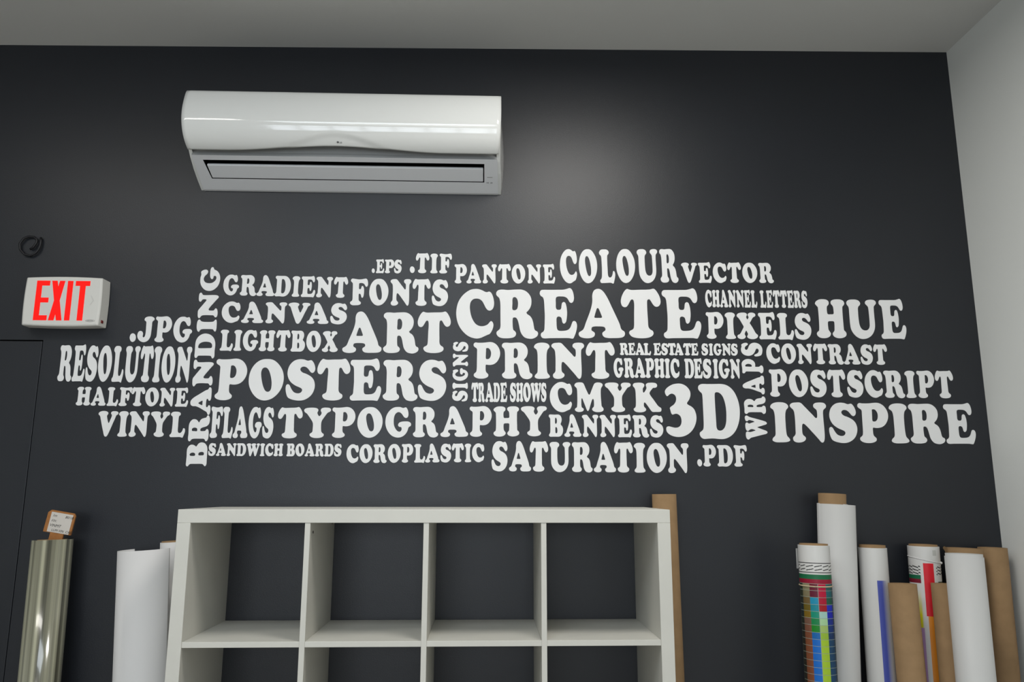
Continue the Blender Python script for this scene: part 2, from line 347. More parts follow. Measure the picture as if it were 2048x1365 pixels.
# ------------------------------------------------------------------ vinyl words on the dark wall
GLYPH = {"C":[[[404,1012],[475,1004],[546,978],[591,954],[635,945],[679,958],[719,933],[751,871],[771,800],[780,720],[770,640],[739,587],[691,564],[647,577],[607,625],[571,696],[531,762],[477,801],[406,812],[345,796],[297,742],[280,671],[281,591],[295,503],[318,424],[359,341],[412,280],[474,249],[535,243],[596,255],[649,282],[684,321],[714,348],[745,331],[765,278],[755,208],[725,137],[686,85],[651,71],[572,36],[502,5],[419,-7],[318,12],[230,55],[142,133],[71,228],[25,333],[2,447],[0,553],[20,677],[58,775],[123,869],[202,941],[298,996]]],"R":[[[47,989],[134,999],[238,991],[333,997],[437,1002],[524,999],[602,971],[672,909],[713,834],[723,755],[714,675],[684,604],[645,555],[617,524],[632,493],[683,459],[726,402],[752,323],[765,244],[777,183],[799,153],[833,136],[850,97],[837,49],[789,9],[721,-13],[652,-9],[583,12],[532,59],[493,129],[472,216],[455,303],[433,377],[403,417],[368,425],[341,414],[332,372],[332,285],[336,215],[347,167],[377,141],[399,106],[396,63],[360,23],[292,3],[197,-3],[103,4],[39,33],[4,81],[4,125],[34,155],[68,186],[83,239],[84,352],[84,528],[83,704],[74,775],[57,828],[26,858],[0,894],[4,947]],[[338,822],[368,844],[403,836],[433,796],[446,734],[442,655],[424,597],[386,573],[347,574],[329,592],[331,707]]],"E":[[[70,996],[204,996],[377,998],[498,1001],[568,1018],[624,1033],[659,1012],[688,953],[704,876],[705,804],[685,745],[651,724],[616,740],[591,785],[557,830],[505,854],[436,859],[375,857],[341,841],[329,809],[328,710],[328,629],[339,598],[360,583],[386,581],[416,585],[438,613],[447,676],[461,725],[491,743],[521,730],[544,667],[556,578],[557,488],[547,399],[529,327],[490,296],[461,318],[448,380],[432,424],[389,444],[354,434],[339,406],[336,325],[338,236],[348,183],[369,157],[403,148],[472,149],[540,158],[592,185],[627,234],[654,306],[676,344],[706,351],[736,333],[755,285],[754,213],[733,124],[706,53],[671,-8],[641,-8],[581,1],[410,2],[196,0],[55,-1],[21,25],[8,65],[21,105],[60,132],[82,172],[88,234],[94,350],[97,466],[93,591],[88,726],[80,798],[60,843],[21,871],[0,910],[6,960],[31,989]]],"A":[[[419,1020],[475,1005],[526,961],[577,886],[627,789],[684,657],[750,507],[807,376],[848,271],[867,193],[897,158],[931,136],[945,97],[933,49],[893,18],[824,5],[712,1],[592,3],[524,20],[486,63],[484,107],[509,133],[544,159],[547,199],[528,225],[485,237],[408,241],[322,239],[274,223],[261,187],[265,157],[294,135],[324,110],[329,75],[310,35],[262,9],[172,-3],[78,8],[23,33],[0,72],[7,116],[46,142],[89,173],[116,221],[151,318],[205,450],[251,573],[283,688],[296,777],[295,865],[309,936],[345,994]],[[398,621],[420,608],[444,553],[469,487],[485,430],[472,417],[411,415],[347,416],[328,424],[339,477],[362,552],[382,605]]],"T":[[[134,1018],[177,1005],[229,996],[334,999],[420,1002],[525,1003],[603,1009],[677,1024],[716,994],[757,932],[789,862],[806,791],[804,720],[778,671],[730,646],[687,657],[645,705],[613,762],[588,798],[566,802],[542,788],[532,744],[530,664],[530,576],[532,471],[535,357],[536,269],[548,212],[581,173],[623,147],[639,104],[624,60],[572,23],[494,3],[391,-3],[288,5],[211,26],[165,65],[146,109],[163,148],[207,170],[237,196],[250,249],[255,354],[261,530],[268,662],[266,741],[254,785],[233,800],[206,789],[175,740],[143,683],[107,644],[68,638],[26,660],[4,712],[0,774],[18,854],[54,934],[95,992]]],"P":[[[48,1001],[121,995],[231,994],[331,1000],[412,1010],[494,1014],[568,1000],[654,951],[718,876],[756,795],[770,715],[762,625],[727,536],[669,456],[591,402],[502,379],[420,379],[365,385],[351,365],[349,303],[350,241],[366,179],[401,144],[428,109],[420,60],[373,25],[293,2],[203,-2],[112,10],[42,41],[7,85],[17,133],[55,164],[80,195],[92,257],[96,346],[97,479],[99,612],[100,728],[99,809],[78,844],[35,871],[0,911],[5,969]],[[365,837],[401,849],[443,838],[480,798],[505,731],[503,651],[483,588],[445,548],[400,537],[363,547],[354,578],[356,676],[360,775]]],"O":[[[430,1007],[521,1001],[615,966],[710,886],[790,779],[837,672],[857,556],[851,432],[817,307],[760,201],[684,112],[598,46],[501,6],[402,-6],[302,13],[208,66],[121,153],[51,268],[12,374],[0,462],[3,578],[27,694],[79,810],[154,904],[241,968],[330,1000]],[[388,800],[435,784],[479,732],[515,652],[544,554],[564,448],[567,350],[557,270],[524,217],[470,204],[419,230],[374,305],[341,393],[317,491],[299,588],[293,677],[310,749],[343,789]]],"S":[[[357,1007],[430,996],[486,976],[523,970],[559,979],[600,982],[644,939],[679,876],[699,804],[701,750],[679,696],[635,669],[592,691],[553,740],[514,785],[467,816],[412,825],[367,811],[339,779],[339,739],[364,703],[411,672],[476,650],[551,614],[617,570],[670,507],[701,427],[710,347],[696,258],[660,168],[604,97],[526,39],[437,3],[329,-7],[220,6],[128,32],[62,72],[26,147],[5,236],[0,316],[13,370],[48,392],[86,374],[116,321],[151,259],[200,201],[256,175],[310,168],[360,180],[394,211],[406,251],[386,287],[330,318],[255,349],[180,393],[113,450],[64,522],[33,611],[27,683],[41,773],[72,854],[123,922],[194,976],[274,1002]]],"N":[[[67,988],[149,999],[248,1000],[297,976],[354,915],[420,846],[493,765],[566,688],[615,631],[647,609],[672,623],[683,689],[682,754],[675,807],[650,839],[614,868],[594,904],[602,954],[644,989],[702,1002],[785,1005],[859,996],[900,968],[920,927],[907,874],[873,845],[844,812],[832,755],[830,633],[834,470],[838,308],[836,162],[824,65],[799,13],[770,-2],[733,16],[689,72],[608,169],[527,261],[447,354],[382,422],[341,458],[312,468],[288,446],[276,385],[274,304],[277,231],[293,183],[329,151],[355,119],[349,70],[303,26],[221,-1],[123,0],[58,28],[34,80],[43,129],[80,165],[105,214],[108,303],[111,424],[112,571],[107,684],[98,766],[73,823],[33,859],[0,904],[9,949]]],"U":[[[29,964],[96,993],[194,1001],[301,995],[374,962],[406,910],[391,858],[350,825],[329,777],[324,692],[323,570],[327,457],[341,345],[372,270],[421,224],[489,206],[554,215],[606,253],[636,319],[643,413],[645,516],[643,648],[639,751],[629,817],[590,860],[553,902],[555,940],[591,978],[669,998],[755,1001],[829,985],[869,947],[870,905],[839,866],[803,828],[794,762],[792,630],[794,498],[794,367],[778,255],[736,161],[663,76],[561,15],[441,-12],[324,-1],[222,50],[134,138],[80,249],[66,380],[64,530],[64,671],[64,766],[48,822],[14,864],[0,911]]],"H":[[[51,953],[133,991],[246,1000],[345,988],[404,951],[416,899],[395,852],[358,819],[345,763],[345,678],[355,627],[378,611],[445,611],[518,614],[542,633],[546,708],[541,783],[527,830],[486,872],[473,919],[500,966],[570,992],[682,1001],[782,992],[857,955],[880,899],[859,851],[819,813],[809,738],[806,625],[805,504],[808,373],[809,270],[817,201],[855,168],[878,122],[864,66],[802,24],[689,0],[568,13],[494,54],[469,110],[492,152],[527,189],[538,268],[543,362],[539,417],[512,434],[451,436],[384,433],[355,416],[345,369],[346,286],[355,211],[388,165],[415,119],[395,63],[324,16],[200,-3],[80,15],[18,60],[0,111],[26,158],[68,186],[82,247],[88,358],[90,498],[89,639],[86,732],[80,793],[41,835],[6,882],[15,915]]],"D":[[[78,998],[203,999],[359,1000],[516,1001],[619,983],[711,935],[789,856],[845,751],[876,655],[890,550],[886,445],[866,332],[822,220],[765,133],[689,64],[593,16],[499,-4],[396,-2],[273,7],[169,2],[77,0],[27,27],[0,70],[5,113],[43,139],[77,170],[91,226],[95,338],[96,486],[95,642],[94,765],[84,826],[39,865],[8,914],[19,966]],[[371,836],[413,850],[475,832],[529,780],[566,697],[588,601],[596,505],[593,401],[581,297],[548,210],[498,162],[435,147],[390,162],[369,201],[365,278],[363,417],[360,556],[359,705],[361,792]]],"3":[[[299,1007],[382,999],[464,965],[524,913],[558,851],[557,781],[525,710],[475,644],[499,618],[571,584],[626,536],[658,466],[670,388],[655,301],[614,214],[548,136],[463,79],[368,44],[264,33],[162,44],[70,78],[15,125],[0,177],[14,212],[56,225],[107,216],[179,201],[251,204],[304,230],[335,282],[341,343],[323,404],[283,438],[232,454],[190,447],[150,438],[126,459],[108,516],[99,560],[129,586],[187,621],[229,670],[244,727],[231,779],[196,810],[149,821],[102,807],[48,774],[13,813],[3,862],[28,906],[87,950],[183,992]]],"M":[[[42,971],[134,1000],[244,1000],[307,981],[343,929],[387,826],[440,706],[488,612],[520,582],[552,608],[595,707],[643,819],[681,905],[719,966],[783,996],[866,1001],[948,984],[998,946],[1001,890],[968,842],[942,786],[932,674],[932,554],[938,417],[947,289],[958,195],[1003,144],[1020,93],[1001,46],[936,11],[809,-2],[700,15],[637,53],[613,95],[634,138],[676,181],[686,245],[686,330],[679,407],[658,445],[626,420],[597,355],[559,244],[525,133],[497,65],[464,35],[433,64],[394,158],[350,269],[306,380],[280,448],[258,465],[242,431],[237,328],[238,225],[253,157],[302,123],[320,81],[292,34],[219,8],[128,3],[46,29],[6,79],[30,126],[76,156],[87,208],[96,310],[100,438],[99,601],[93,738],[78,807],[36,850],[0,897]]],"Y":[[[42,972],[133,995],[250,1001],[358,996],[439,975],[478,936],[477,893],[451,837],[457,803],[482,751],[522,717],[563,748],[592,795],[595,838],[571,881],[568,932],[601,976],[674,998],[773,998],[863,986],[907,952],[910,900],[877,861],[813,835],[767,787],[711,710],[645,619],[608,555],[592,469],[592,358],[596,273],[608,205],[642,162],[686,129],[689,78],[648,35],[557,7],[450,-2],[334,12],[254,46],[212,97],[221,143],[266,169],[303,208],[311,272],[316,365],[314,468],[293,536],[232,630],[162,724],[101,801],[30,852],[0,903],[10,946]]],"K":[[[40,974],[131,996],[239,1000],[329,989],[392,955],[408,908],[389,856],[356,813],[347,744],[356,676],[373,659],[410,689],[453,753],[479,814],[474,856],[458,908],[473,955],[529,990],[610,999],[719,1000],[809,983],[852,936],[855,884],[822,841],[767,825],[713,823],[666,776],[610,711],[581,651],[588,608],[639,523],[717,421],[794,310],[863,217],[916,175],[968,141],[980,90],[960,30],[910,13],[775,11],[667,12],[623,46],[563,131],[494,228],[434,304],[399,332],[376,313],[368,257],[372,198],[402,155],[437,117],[435,62],[380,19],[289,-2],[181,-3],[74,18],[17,69],[14,119],[60,154],[84,205],[91,281],[95,392],[94,529],[92,666],[79,760],[53,828],[14,871],[0,914]]],"B":[[[35,997],[162,1000],[347,995],[486,1003],[578,994],[659,943],[709,863],[723,769],[707,676],[671,596],[660,568],[688,526],[751,470],[790,386],[800,293],[781,181],[734,97],[659,32],[566,3],[405,1],[221,0],[72,0],[21,30],[2,76],[33,123],[72,188],[80,272],[82,412],[80,589],[79,739],[71,814],[40,861],[0,908],[0,959]],[[386,862],[426,834],[451,769],[456,703],[441,619],[395,581],[354,600],[344,665],[345,759],[355,834]],[[410,436],[456,399],[478,320],[479,236],[459,171],[413,154],[373,175],[364,245],[361,329],[370,413]]],"V":[[[62,970],[151,996],[262,1003],[362,989],[435,952],[455,907],[434,862],[402,816],[414,746],[446,657],[482,567],[511,527],[539,552],[577,647],[615,737],[637,817],[625,862],[589,902],[596,952],[647,988],[745,998],[845,991],[917,959],[935,909],[909,868],[851,838],[821,778],[783,678],[725,548],[659,378],[601,238],[553,129],[513,54],[470,5],[422,-5],[376,19],[337,84],[291,208],[229,367],[171,536],[123,675],[85,785],[48,830],[1,865],[0,920]]],"W":[[[1250,926],[1233,874],[1193,818],[1159,745],[1119,610],[1074,464],[1023,298],[972,142],[926,39],[869,-6],[811,3],[776,58],[747,144],[706,262],[672,369],[637,445],[597,373],[546,260],[495,136],[455,43],[409,-7],[352,-12],[300,41],[260,170],[213,341],[155,534],[115,683],[92,758],[52,813],[0,868],[6,915],[62,965],[165,991],[279,993],[371,975],[411,931],[400,869],[385,806],[401,721],[435,624],[474,533],[504,579],[533,651],[541,714],[521,778],[474,838],[442,893],[468,944],[554,982],[680,997],[806,987],[870,955],[887,907],[859,872],[828,826],[842,762],[883,665],[923,562],[963,618],[992,701],[1017,784],[1008,838],[968,871],[951,920],[979,966],[1059,993],[1140,1000],[1209,981]]],"X":[[[66,958],[158,990],[286,1000],[391,992],[452,957],[465,912],[435,854],[427,818],[450,773],[480,742],[508,774],[536,818],[524,854],[496,908],[515,953],[570,989],[667,1003],[761,991],[822,955],[839,901],[810,856],[750,834],[694,784],[635,694],[571,604],[604,551],[672,453],[738,347],[795,249],[844,196],[894,161],[900,99],[854,46],[757,9],[641,0],[526,17],[455,52],[425,100],[456,149],[470,194],[447,247],[399,318],[353,264],[322,193],[335,148],[362,104],[339,51],[274,11],[178,-3],[75,18],[14,58],[0,115],[42,160],[106,182],[163,245],[221,334],[268,406],[295,459],[270,522],[208,619],[141,726],[82,797],[27,841],[9,895]]],"L":[[[50,968],[128,996],[237,1000],[356,993],[430,962],[462,917],[444,862],[392,825],[380,766],[376,657],[376,548],[379,421],[380,294],[393,213],[433,168],[475,160],[530,169],[582,215],[614,278],[636,341],[669,353],[710,324],[730,261],[725,198],[699,116],[665,35],[640,-15],[601,-20],[517,2],[333,1],[149,-3],[47,4],[12,44],[15,84],[67,125],[92,175],[103,247],[110,401],[110,546],[105,691],[95,773],[71,818],[14,854],[0,909]]],"G":[[[417,1004],[502,1000],[559,980],[611,971],[662,987],[700,987],[739,938],[770,856],[781,774],[774,701],[742,651],[696,638],[648,656],[605,705],[560,769],[507,814],[450,834],[394,822],[339,777],[304,708],[286,627],[281,536],[286,446],[305,365],[340,293],[384,234],[432,198],[484,185],[525,203],[552,244],[555,294],[540,334],[502,343],[465,352],[435,392],[439,437],[479,487],[554,515],[675,524],[788,516],[855,475],[875,430],[862,376],[812,344],[784,312],[767,249],[732,168],[678,96],[596,33],[512,1],[410,-6],[306,18],[211,67],[125,152],[55,265],[19,364],[0,472],[3,580],[23,689],[67,789],[130,876],[212,949],[314,995]]],"F":[[[61,1001],[189,995],[340,977],[491,981],[594,999],[699,1005],[741,971],[770,894],[780,816],[768,738],[724,699],[677,713],[640,766],[591,814],[521,838],[440,840],[388,827],[375,793],[376,716],[380,629],[404,608],[450,608],[478,639],[492,697],[526,727],[561,717],[596,660],[612,573],[612,476],[602,379],[569,292],[535,283],[505,302],[485,359],[459,412],[418,434],[384,426],[376,378],[378,281],[384,204],[414,156],[467,128],[488,90],[471,42],[386,7],[248,-3],[110,0],[34,33],[0,86],[29,134],[85,168],[105,221],[106,327],[104,472],[102,646],[98,772],[87,834],[44,873],[7,916],[16,970]]],"J":[[[343,964],[422,991],[538,1003],[644,995],[730,962],[780,911],[765,859],[705,822],[676,761],[676,658],[673,527],[666,387],[657,257],[621,163],[560,79],[462,19],[337,-5],[207,17],[107,72],[34,150],[0,243],[8,327],[46,397],[112,430],[183,426],[240,389],[270,329],[266,263],[266,208],[304,182],[355,199],[383,255],[397,339],[400,469],[396,600],[393,712],[389,768],[360,815],[304,842],[288,880],[306,931]]],".":[[[119,337],[186,316],[240,261],[265,182],[258,98],[212,28],[139,0],[72,27],[21,97],[0,171],[15,254],[56,315]]],"I":[[[23,938],[104,987],[234,1003],[364,986],[438,934],[447,874],[395,809],[368,712],[360,485],[365,274],[383,160],[437,94],[450,49],[398,13],[228,-3],[77,5],[13,47],[29,104],[87,164],[101,302],[102,514],[96,719],[68,810],[0,870]]]}
# text, read upwards?, (x, z, z scale, tilt) on the wall, [(offset, x scale) of each letter], label
WORDS = [
    ('.JPG', 0, (-0.3662, 2.0421, 0.0935, 0.0000), [(0.0000, 0.0814), (0.0263, 0.0714), (0.0875, 0.0750), (0.1518, 0.0758)], 'white vinyl word .JPG below the exit sign'),
    ('RESOLUTION', 0, (-0.6043, 1.8997, 0.1287, -0.0064), [(0.0001, 0.0557), (0.0496, 0.0557), (0.0950, 0.0547), (0.1370, 0.0543), (0.1880, 0.0536), (0.2294, 0.0576), (0.2828, 0.0557), (0.3297, 0.0574), (0.3588, 0.0545), (0.4093, 0.0568)], 'white vinyl word RESOLUTION under the exit sign, between .JPG and HALFTONE'),
    ('HALFTONE', 0, (-0.5306, 1.8138, 0.0661, -0.0069), [(-0.0001, 0.0550), (0.0512, 0.0542), (0.1061, 0.0530), (0.1475, 0.0571), (0.1889, 0.0584), (0.2381, 0.0545), (0.2880, 0.0558), (0.3430, 0.0594)], 'white vinyl word HALFTONE under RESOLUTION'),
    ('VINYL', 0, (-0.4481, 1.7057, 0.0889, -0.0043), [(-0.0001, 0.0723), (0.0703, 0.0733), (0.1071, 0.0749), (0.1808, 0.0716), (0.2500, 0.0725)], 'white vinyl word VINYL at the lower left of the word cloud'),
    ('FLAGS', 0, (-0.0592, 1.7024, 0.1092, -0.0043), [(0.0001, 0.0525), (0.0418, 0.0509), (0.0804, 0.0536), (0.1328, 0.0524), (0.1818, 0.0533)], 'white vinyl word FLAGS under POSTERS at its left'),
    ('TYPOGRAPHY', 0, (0.1761, 1.7014, 0.1071, 0.0118), [(-0.0001, 0.1065), (0.0908, 0.1029), (0.1904, 0.1052), (0.2790, 0.1032), (0.3775, 0.1036), (0.4751, 0.1047), (0.5721, 0.1037), (0.6760, 0.1012), (0.7601, 0.1040), (0.8588, 0.1010)], 'long white vinyl word TYPOGRAPHY between FLAGS and BANNERS'),
    ('SANDWICH BOARDS', 0, (-0.0592, 1.6397, 0.0441, -0.0019), [(0.0000, 0.0360), (0.0273, 0.0360), (0.0631, 0.0360), (0.0980, 0.0360), (0.1318, 0.0360), (0.1785, 0.0360), (0.1965, 0.0360), (0.2264, 0.0360), (0.2710, 0.0360), (0.3015, 0.0360), (0.3341, 0.0360), (0.3699, 0.0360), (0.4023, 0.0360), (0.4361, 0.0360)], 'small white vinyl words SANDWICH BOARDS under FLAGS'),
    ('COROPLASTIC', 0, (0.4210, 1.6160, 0.0648, 0.0101), [(-0.0000, 0.0540), (0.0453, 0.0528), (0.0942, 0.0542), (0.1442, 0.0525), (0.1932, 0.0516), (0.2365, 0.0529), (0.2754, 0.0529), (0.3287, 0.0531), (0.3687, 0.0524), (0.4141, 0.0506), (0.4400, 0.0551)], 'white vinyl word under TYPOGRAPHY, between SANDWICH BOARDS and SATURATION'),
    ('POSTERS', 0, (-0.0523, 1.8352, 0.1468, 0.0028), [(-0.0000, 0.1421), (0.1172, 0.1432), (0.2485, 0.1444), (0.3576, 0.1448), (0.4750, 0.1472), (0.5926, 0.1455), (0.7171, 0.1421)], 'large white vinyl word POSTERS under LIGHTBOX and ART'),
    ('LIGHTBOX', 0, (-0.0461, 2.0131, 0.0765, -0.0061), [(0.0001, 0.0626), (0.0484, 0.0617), (0.0806, 0.0622), (0.1388, 0.0632), (0.1987, 0.0619), (0.2518, 0.0629), (0.3067, 0.0606), (0.3637, 0.0621)], 'white vinyl word LIGHTBOX left of ART'),
    ('CANVAS', 0, (-0.0476, 2.1155, 0.0779, -0.0052), [(-0.0000, 0.0837), (0.0711, 0.0829), (0.1554, 0.0833), (0.2379, 0.0832), (0.3061, 0.0820), (0.3895, 0.0839)], 'white vinyl word CANVAS between GRADIENT and LIGHTBOX'),
    ('GRADIENT', 0, (-0.0494, 2.2177, 0.0771, -0.0138), [(-0.0001, 0.0646), (0.0615, 0.0688), (0.1210, 0.0683), (0.1861, 0.0640), (0.2480, 0.0608), (0.2811, 0.0677), (0.3346, 0.0646), (0.3988, 0.0630)], 'white vinyl word GRADIENT left of FONTS, topmost beside BRANDING'),
    ('FONTS', 0, (0.4108, 2.1847, 0.0994, -0.0000), [(0.0001, 0.0805), (0.0686, 0.0810), (0.1450, 0.0823), (0.2256, 0.0817), (0.2966, 0.0832)], 'white vinyl word FONTS right of GRADIENT, above ART'),
    ('ART', 0, (0.3906, 2.0081, 0.1497, 0.0063), [(-0.0001, 0.1483), (0.1456, 0.1498), (0.2687, 0.1479)], 'large white vinyl word ART above POSTERS'),
    ('.EPS', 0, (0.4854, 2.3065, 0.0518, 0.0000), [(-0.0000, 0.0420), (0.0154, 0.0395), (0.0476, 0.0444), (0.0815, 0.0385)], 'tiny white vinyl word .EPS above FONTS'),
    ('.TIF', 0, (0.6246, 2.3081, 0.0751, 0.0000), [(-0.0001, 0.0673), (0.0213, 0.0611), (0.0746, 0.0608), (0.1081, 0.0587)], 'small white vinyl word .TIF right of .EPS'),
    ('PANTONE', 0, (0.7898, 2.2704, 0.0727, 0.0099), [(-0.0000, 0.0583), (0.0437, 0.0569), (0.1012, 0.0588), (0.1598, 0.0586), (0.2102, 0.0584), (0.2670, 0.0571), (0.3264, 0.0586)], 'white vinyl word directly left of COLOUR, above CREATE'),
    ('COLOUR', 0, (1.1800, 2.2751, 0.1294, 0.0174), [(-0.0001, 0.0816), (0.0703, 0.0795), (0.1472, 0.0785), (0.2098, 0.0818), (0.2884, 0.0885), (0.3736, 0.0783)], 'tall white vinyl word COLOUR at the top of the word cloud'),
    ('CREATE', 0, (0.7986, 2.0652, 0.1822, 0.0083), [(-0.0001, 0.1768), (0.1460, 0.1784), (0.3061, 0.1778), (0.4465, 0.1796), (0.6051, 0.1823), (0.7579, 0.1866)], 'largest white vinyl word CREATE in the middle of the cloud'),
    ('VECTOR', 0, (1.6327, 2.2817, 0.0775, 0.0088), [(-0.0001, 0.0636), (0.0632, 0.0653), (0.1177, 0.0656), (0.1730, 0.0638), (0.2290, 0.0654), (0.2911, 0.0642)], 'white vinyl word VECTOR right of COLOUR'),
    ('CHANNEL LETTERS', 0, (1.7171, 2.1893, 0.0659, 0.0014), [(0.0000, 0.0311), (0.0258, 0.0311), (0.0548, 0.0311), (0.0857, 0.0311), (0.1159, 0.0311), (0.1461, 0.0311), (0.1711, 0.0311), (0.2050, 0.0311), (0.2293, 0.0311), (0.2543, 0.0311), (0.2810, 0.0311), (0.3076, 0.0311), (0.3326, 0.0311), (0.3606, 0.0311)], 'narrow white vinyl words CHANNEL LETTERS above PIXELS'),
    ('PIXELS', 0, (1.7162, 2.0705, 0.0997, -0.0009), [(-0.0000, 0.0837), (0.0700, 0.0844), (0.1139, 0.0843), (0.1947, 0.0867), (0.2653, 0.0816), (0.3287, 0.0870)], 'white vinyl word PIXELS between CREATE and HUE'),
    ('HUE', 0, (2.1269, 2.0765, 0.1476, -0.0024), [(0.0000, 0.1260), (0.1189, 0.1282), (0.2412, 0.1270)], 'large white vinyl word HUE at the upper right'),
    ('CONTRAST', 0, (1.9335, 1.9796, 0.0751, -0.0035), [(-0.0000, 0.0651), (0.0552, 0.0632), (0.1142, 0.0617), (0.1748, 0.0641), (0.2298, 0.0656), (0.2870, 0.0635), (0.3498, 0.0637), (0.3991, 0.0632)], 'white vinyl word CONTRAST under HUE'),
    ('POSTSCRIPT', 0, (1.9385, 1.8581, 0.1000, -0.0032), [(-0.0001, 0.0837), (0.0716, 0.0827), (0.1492, 0.0844), (0.2140, 0.0827), (0.2857, 0.0841), (0.3517, 0.0856), (0.4240, 0.0873), (0.5023, 0.0837), (0.5476, 0.0823), (0.6152, 0.0834)], 'white vinyl word between CONTRAST and INSPIRE'),
    ('INSPIRE', 0, (1.9353, 1.6943, 0.1437, -0.0052), [(0.0000, 0.1456), (0.0720, 0.1440), (0.2105, 0.1452), (0.3205, 0.1430), (0.4354, 0.1463), (0.5075, 0.1482), (0.6373, 0.1466)], 'large white vinyl word INSPIRE at the lower right by the pale wall'),
    ('PRINT', 0, (0.8628, 1.9176, 0.1320, 0.0045), [(0.0001, 0.1242), (0.1026, 0.1290), (0.2189, 0.1253), (0.2822, 0.1296), (0.4074, 0.1303)], 'large white vinyl word PRINT under CREATE'),
    ('TRADE SHOWS', 0, (0.8566, 1.8328, 0.0695, 0.0077), [(-0.0003, 0.0307), (0.0242, 0.0268), (0.0490, 0.0320), (0.0785, 0.0266), (0.1035, 0.0320), (0.1376, 0.0306), (0.1602, 0.0280), (0.1850, 0.0322), (0.2122, 0.0307), (0.2493, 0.0273)], 'narrow white vinyl words TRADE SHOWS under PRINT'),
    ('REAL ESTATE SIGNS', 0, (1.3944, 2.0075, 0.0446, 0.0022), [(0.0001, 0.0367), (0.0312, 0.0333), (0.0562, 0.0362), (0.0877, 0.0360), (0.1237, 0.0362), (0.1520, 0.0336), (0.1754, 0.0373), (0.1997, 0.0351), (0.2330, 0.0368), (0.2619, 0.0344), (0.2998, 0.0343), (0.3273, 0.0334), (0.3446, 0.0342), (0.3757, 0.0354), (0.4085, 0.0350)], 'small white vinyl words REAL ESTATE SIGNS right of PRINT'),
    ('GRAPHIC DESIGN', 0, (1.3700, 1.9243, 0.0720, -0.0020), [(0.0000, 0.0405), (0.0383, 0.0428), (0.0756, 0.0422), (0.1161, 0.0411), (0.1487, 0.0411), (0.1867, 0.0412), (0.2077, 0.0417), (0.2587, 0.0397), (0.2934, 0.0410), (0.3258, 0.0441), (0.3635, 0.0416), (0.3851, 0.0450), (0.4263, 0.0404)], 'white vinyl words GRAPHIC DESIGN under REAL ESTATE SIGNS'),
    ('CMYK', 0, (1.1374, 1.7988, 0.1070, 0.0021), [(0.0001, 0.1032), (0.0890, 0.1018), (0.1994, 0.1026), (0.3008, 0.1032)], 'large white vinyl word CMYK left of 3D'),
    ('BANNERS', 0, (1.1332, 1.7108, 0.0788, -0.0031), [(0.0000, 0.0630), (0.0553, 0.0642), (0.1187, 0.0634), (0.1817, 0.0644), (0.2467, 0.0665), (0.3004, 0.0685), (0.3622, 0.0675)], 'white vinyl word BANNERS under CMYK'),
    ('3D', 0, (1.5541, 1.7048, 0.1977, 0.0032), [(0.0001, 0.1659), (0.1208, 0.1675)], 'tallest white vinyl word 3D right of CMYK'),
    ('SATURATION', 0, (0.9295, 1.5894, 0.1045, -0.0076), [(-0.0000, 0.0790), (0.0619, 0.0820), (0.1344, 0.0811), (0.2049, 0.0845), (0.2846, 0.0856), (0.3620, 0.0830), (0.4347, 0.0827), (0.5056, 0.0885), (0.5512, 0.0832), (0.6239, 0.0846)], 'white vinyl word SATURATION at the bottom of the word cloud'),
    ('.PDF', 0, (1.6611, 1.6074, 0.0755, 0.0000), [(0.0000, 0.0640), (0.0218, 0.0608), (0.0729, 0.0632), (0.1332, 0.0603)], 'small white vinyl word .PDF right of SATURATION'),
    ('BRANDING', 1, (-0.0626, 1.6038, 0.0701, 0.0000), [(-0.0000, 0.1031), (0.0864, 0.1068), (0.1789, 0.1036), (0.2798, 0.1043), (0.3809, 0.1012), (0.4774, 0.1006), (0.5275, 0.1028), (0.6290, 0.1021)], 'upright white vinyl word BRANDING reading upwards at the left'),
    ('WRAPS', 1, (1.9190, 1.7029, 0.0781, 0.0000), [(0.0005, 0.0688), (0.0924, 0.0747), (0.1635, 0.0724), (0.2405, 0.0685), (0.3031, 0.0718)], 'upright white vinyl word WRAPS reading upwards left of INSPIRE'),
    ('SIGNS', 1, (0.8426, 1.8356, 0.0546, 0.0000), [(-0.0004, 0.0541), (0.0437, 0.0514), (0.0737, 0.0525), (0.1254, 0.0514), (0.1800, 0.0510)], 'small upright white vinyl word SIGNS left of PRINT'),
]
GM = {}
for ch, loops in GLYPH.items():
    GM[ch] = curve_mesh('letter', [smooth_loop([(x / 1000, z / 1000) for x, z in l]) for l in loops], 0.5, M_vinyl)
    GM[ch].materials.append(M_vinyl)
VT = 0.0012     # thickness of the cut vinyl
for text, up, (x0, z0, sz, tilt), fit, label in WORDS:
    w = empty('vinyl_word', (x0, 0, z0), label, 'wall lettering', 'white vinyl words on the charcoal wall')
    if not up:
        w.rotation_euler = (0, -tilt, 0)
    for ch, (dx, sx) in zip(text.replace(' ', ''), fit):
        o = bpy.data.objects.new('letter', GM[ch])
        COL.objects.link(o)
        o.parent = w
        if up:      # letter x runs up the wall
            o.matrix_local = Matrix(((0, -sz, 0, 0), (0, 0, -VT, -VT / 2), (sx, 0, 0, dx), (0, 0, 0, 1)))
        else:
            o.matrix_local = Matrix(((sx, 0, 0, dx), (0, 0, -VT, -VT / 2), (0, sz, 0, 0), (0, 0, 0, 1)))

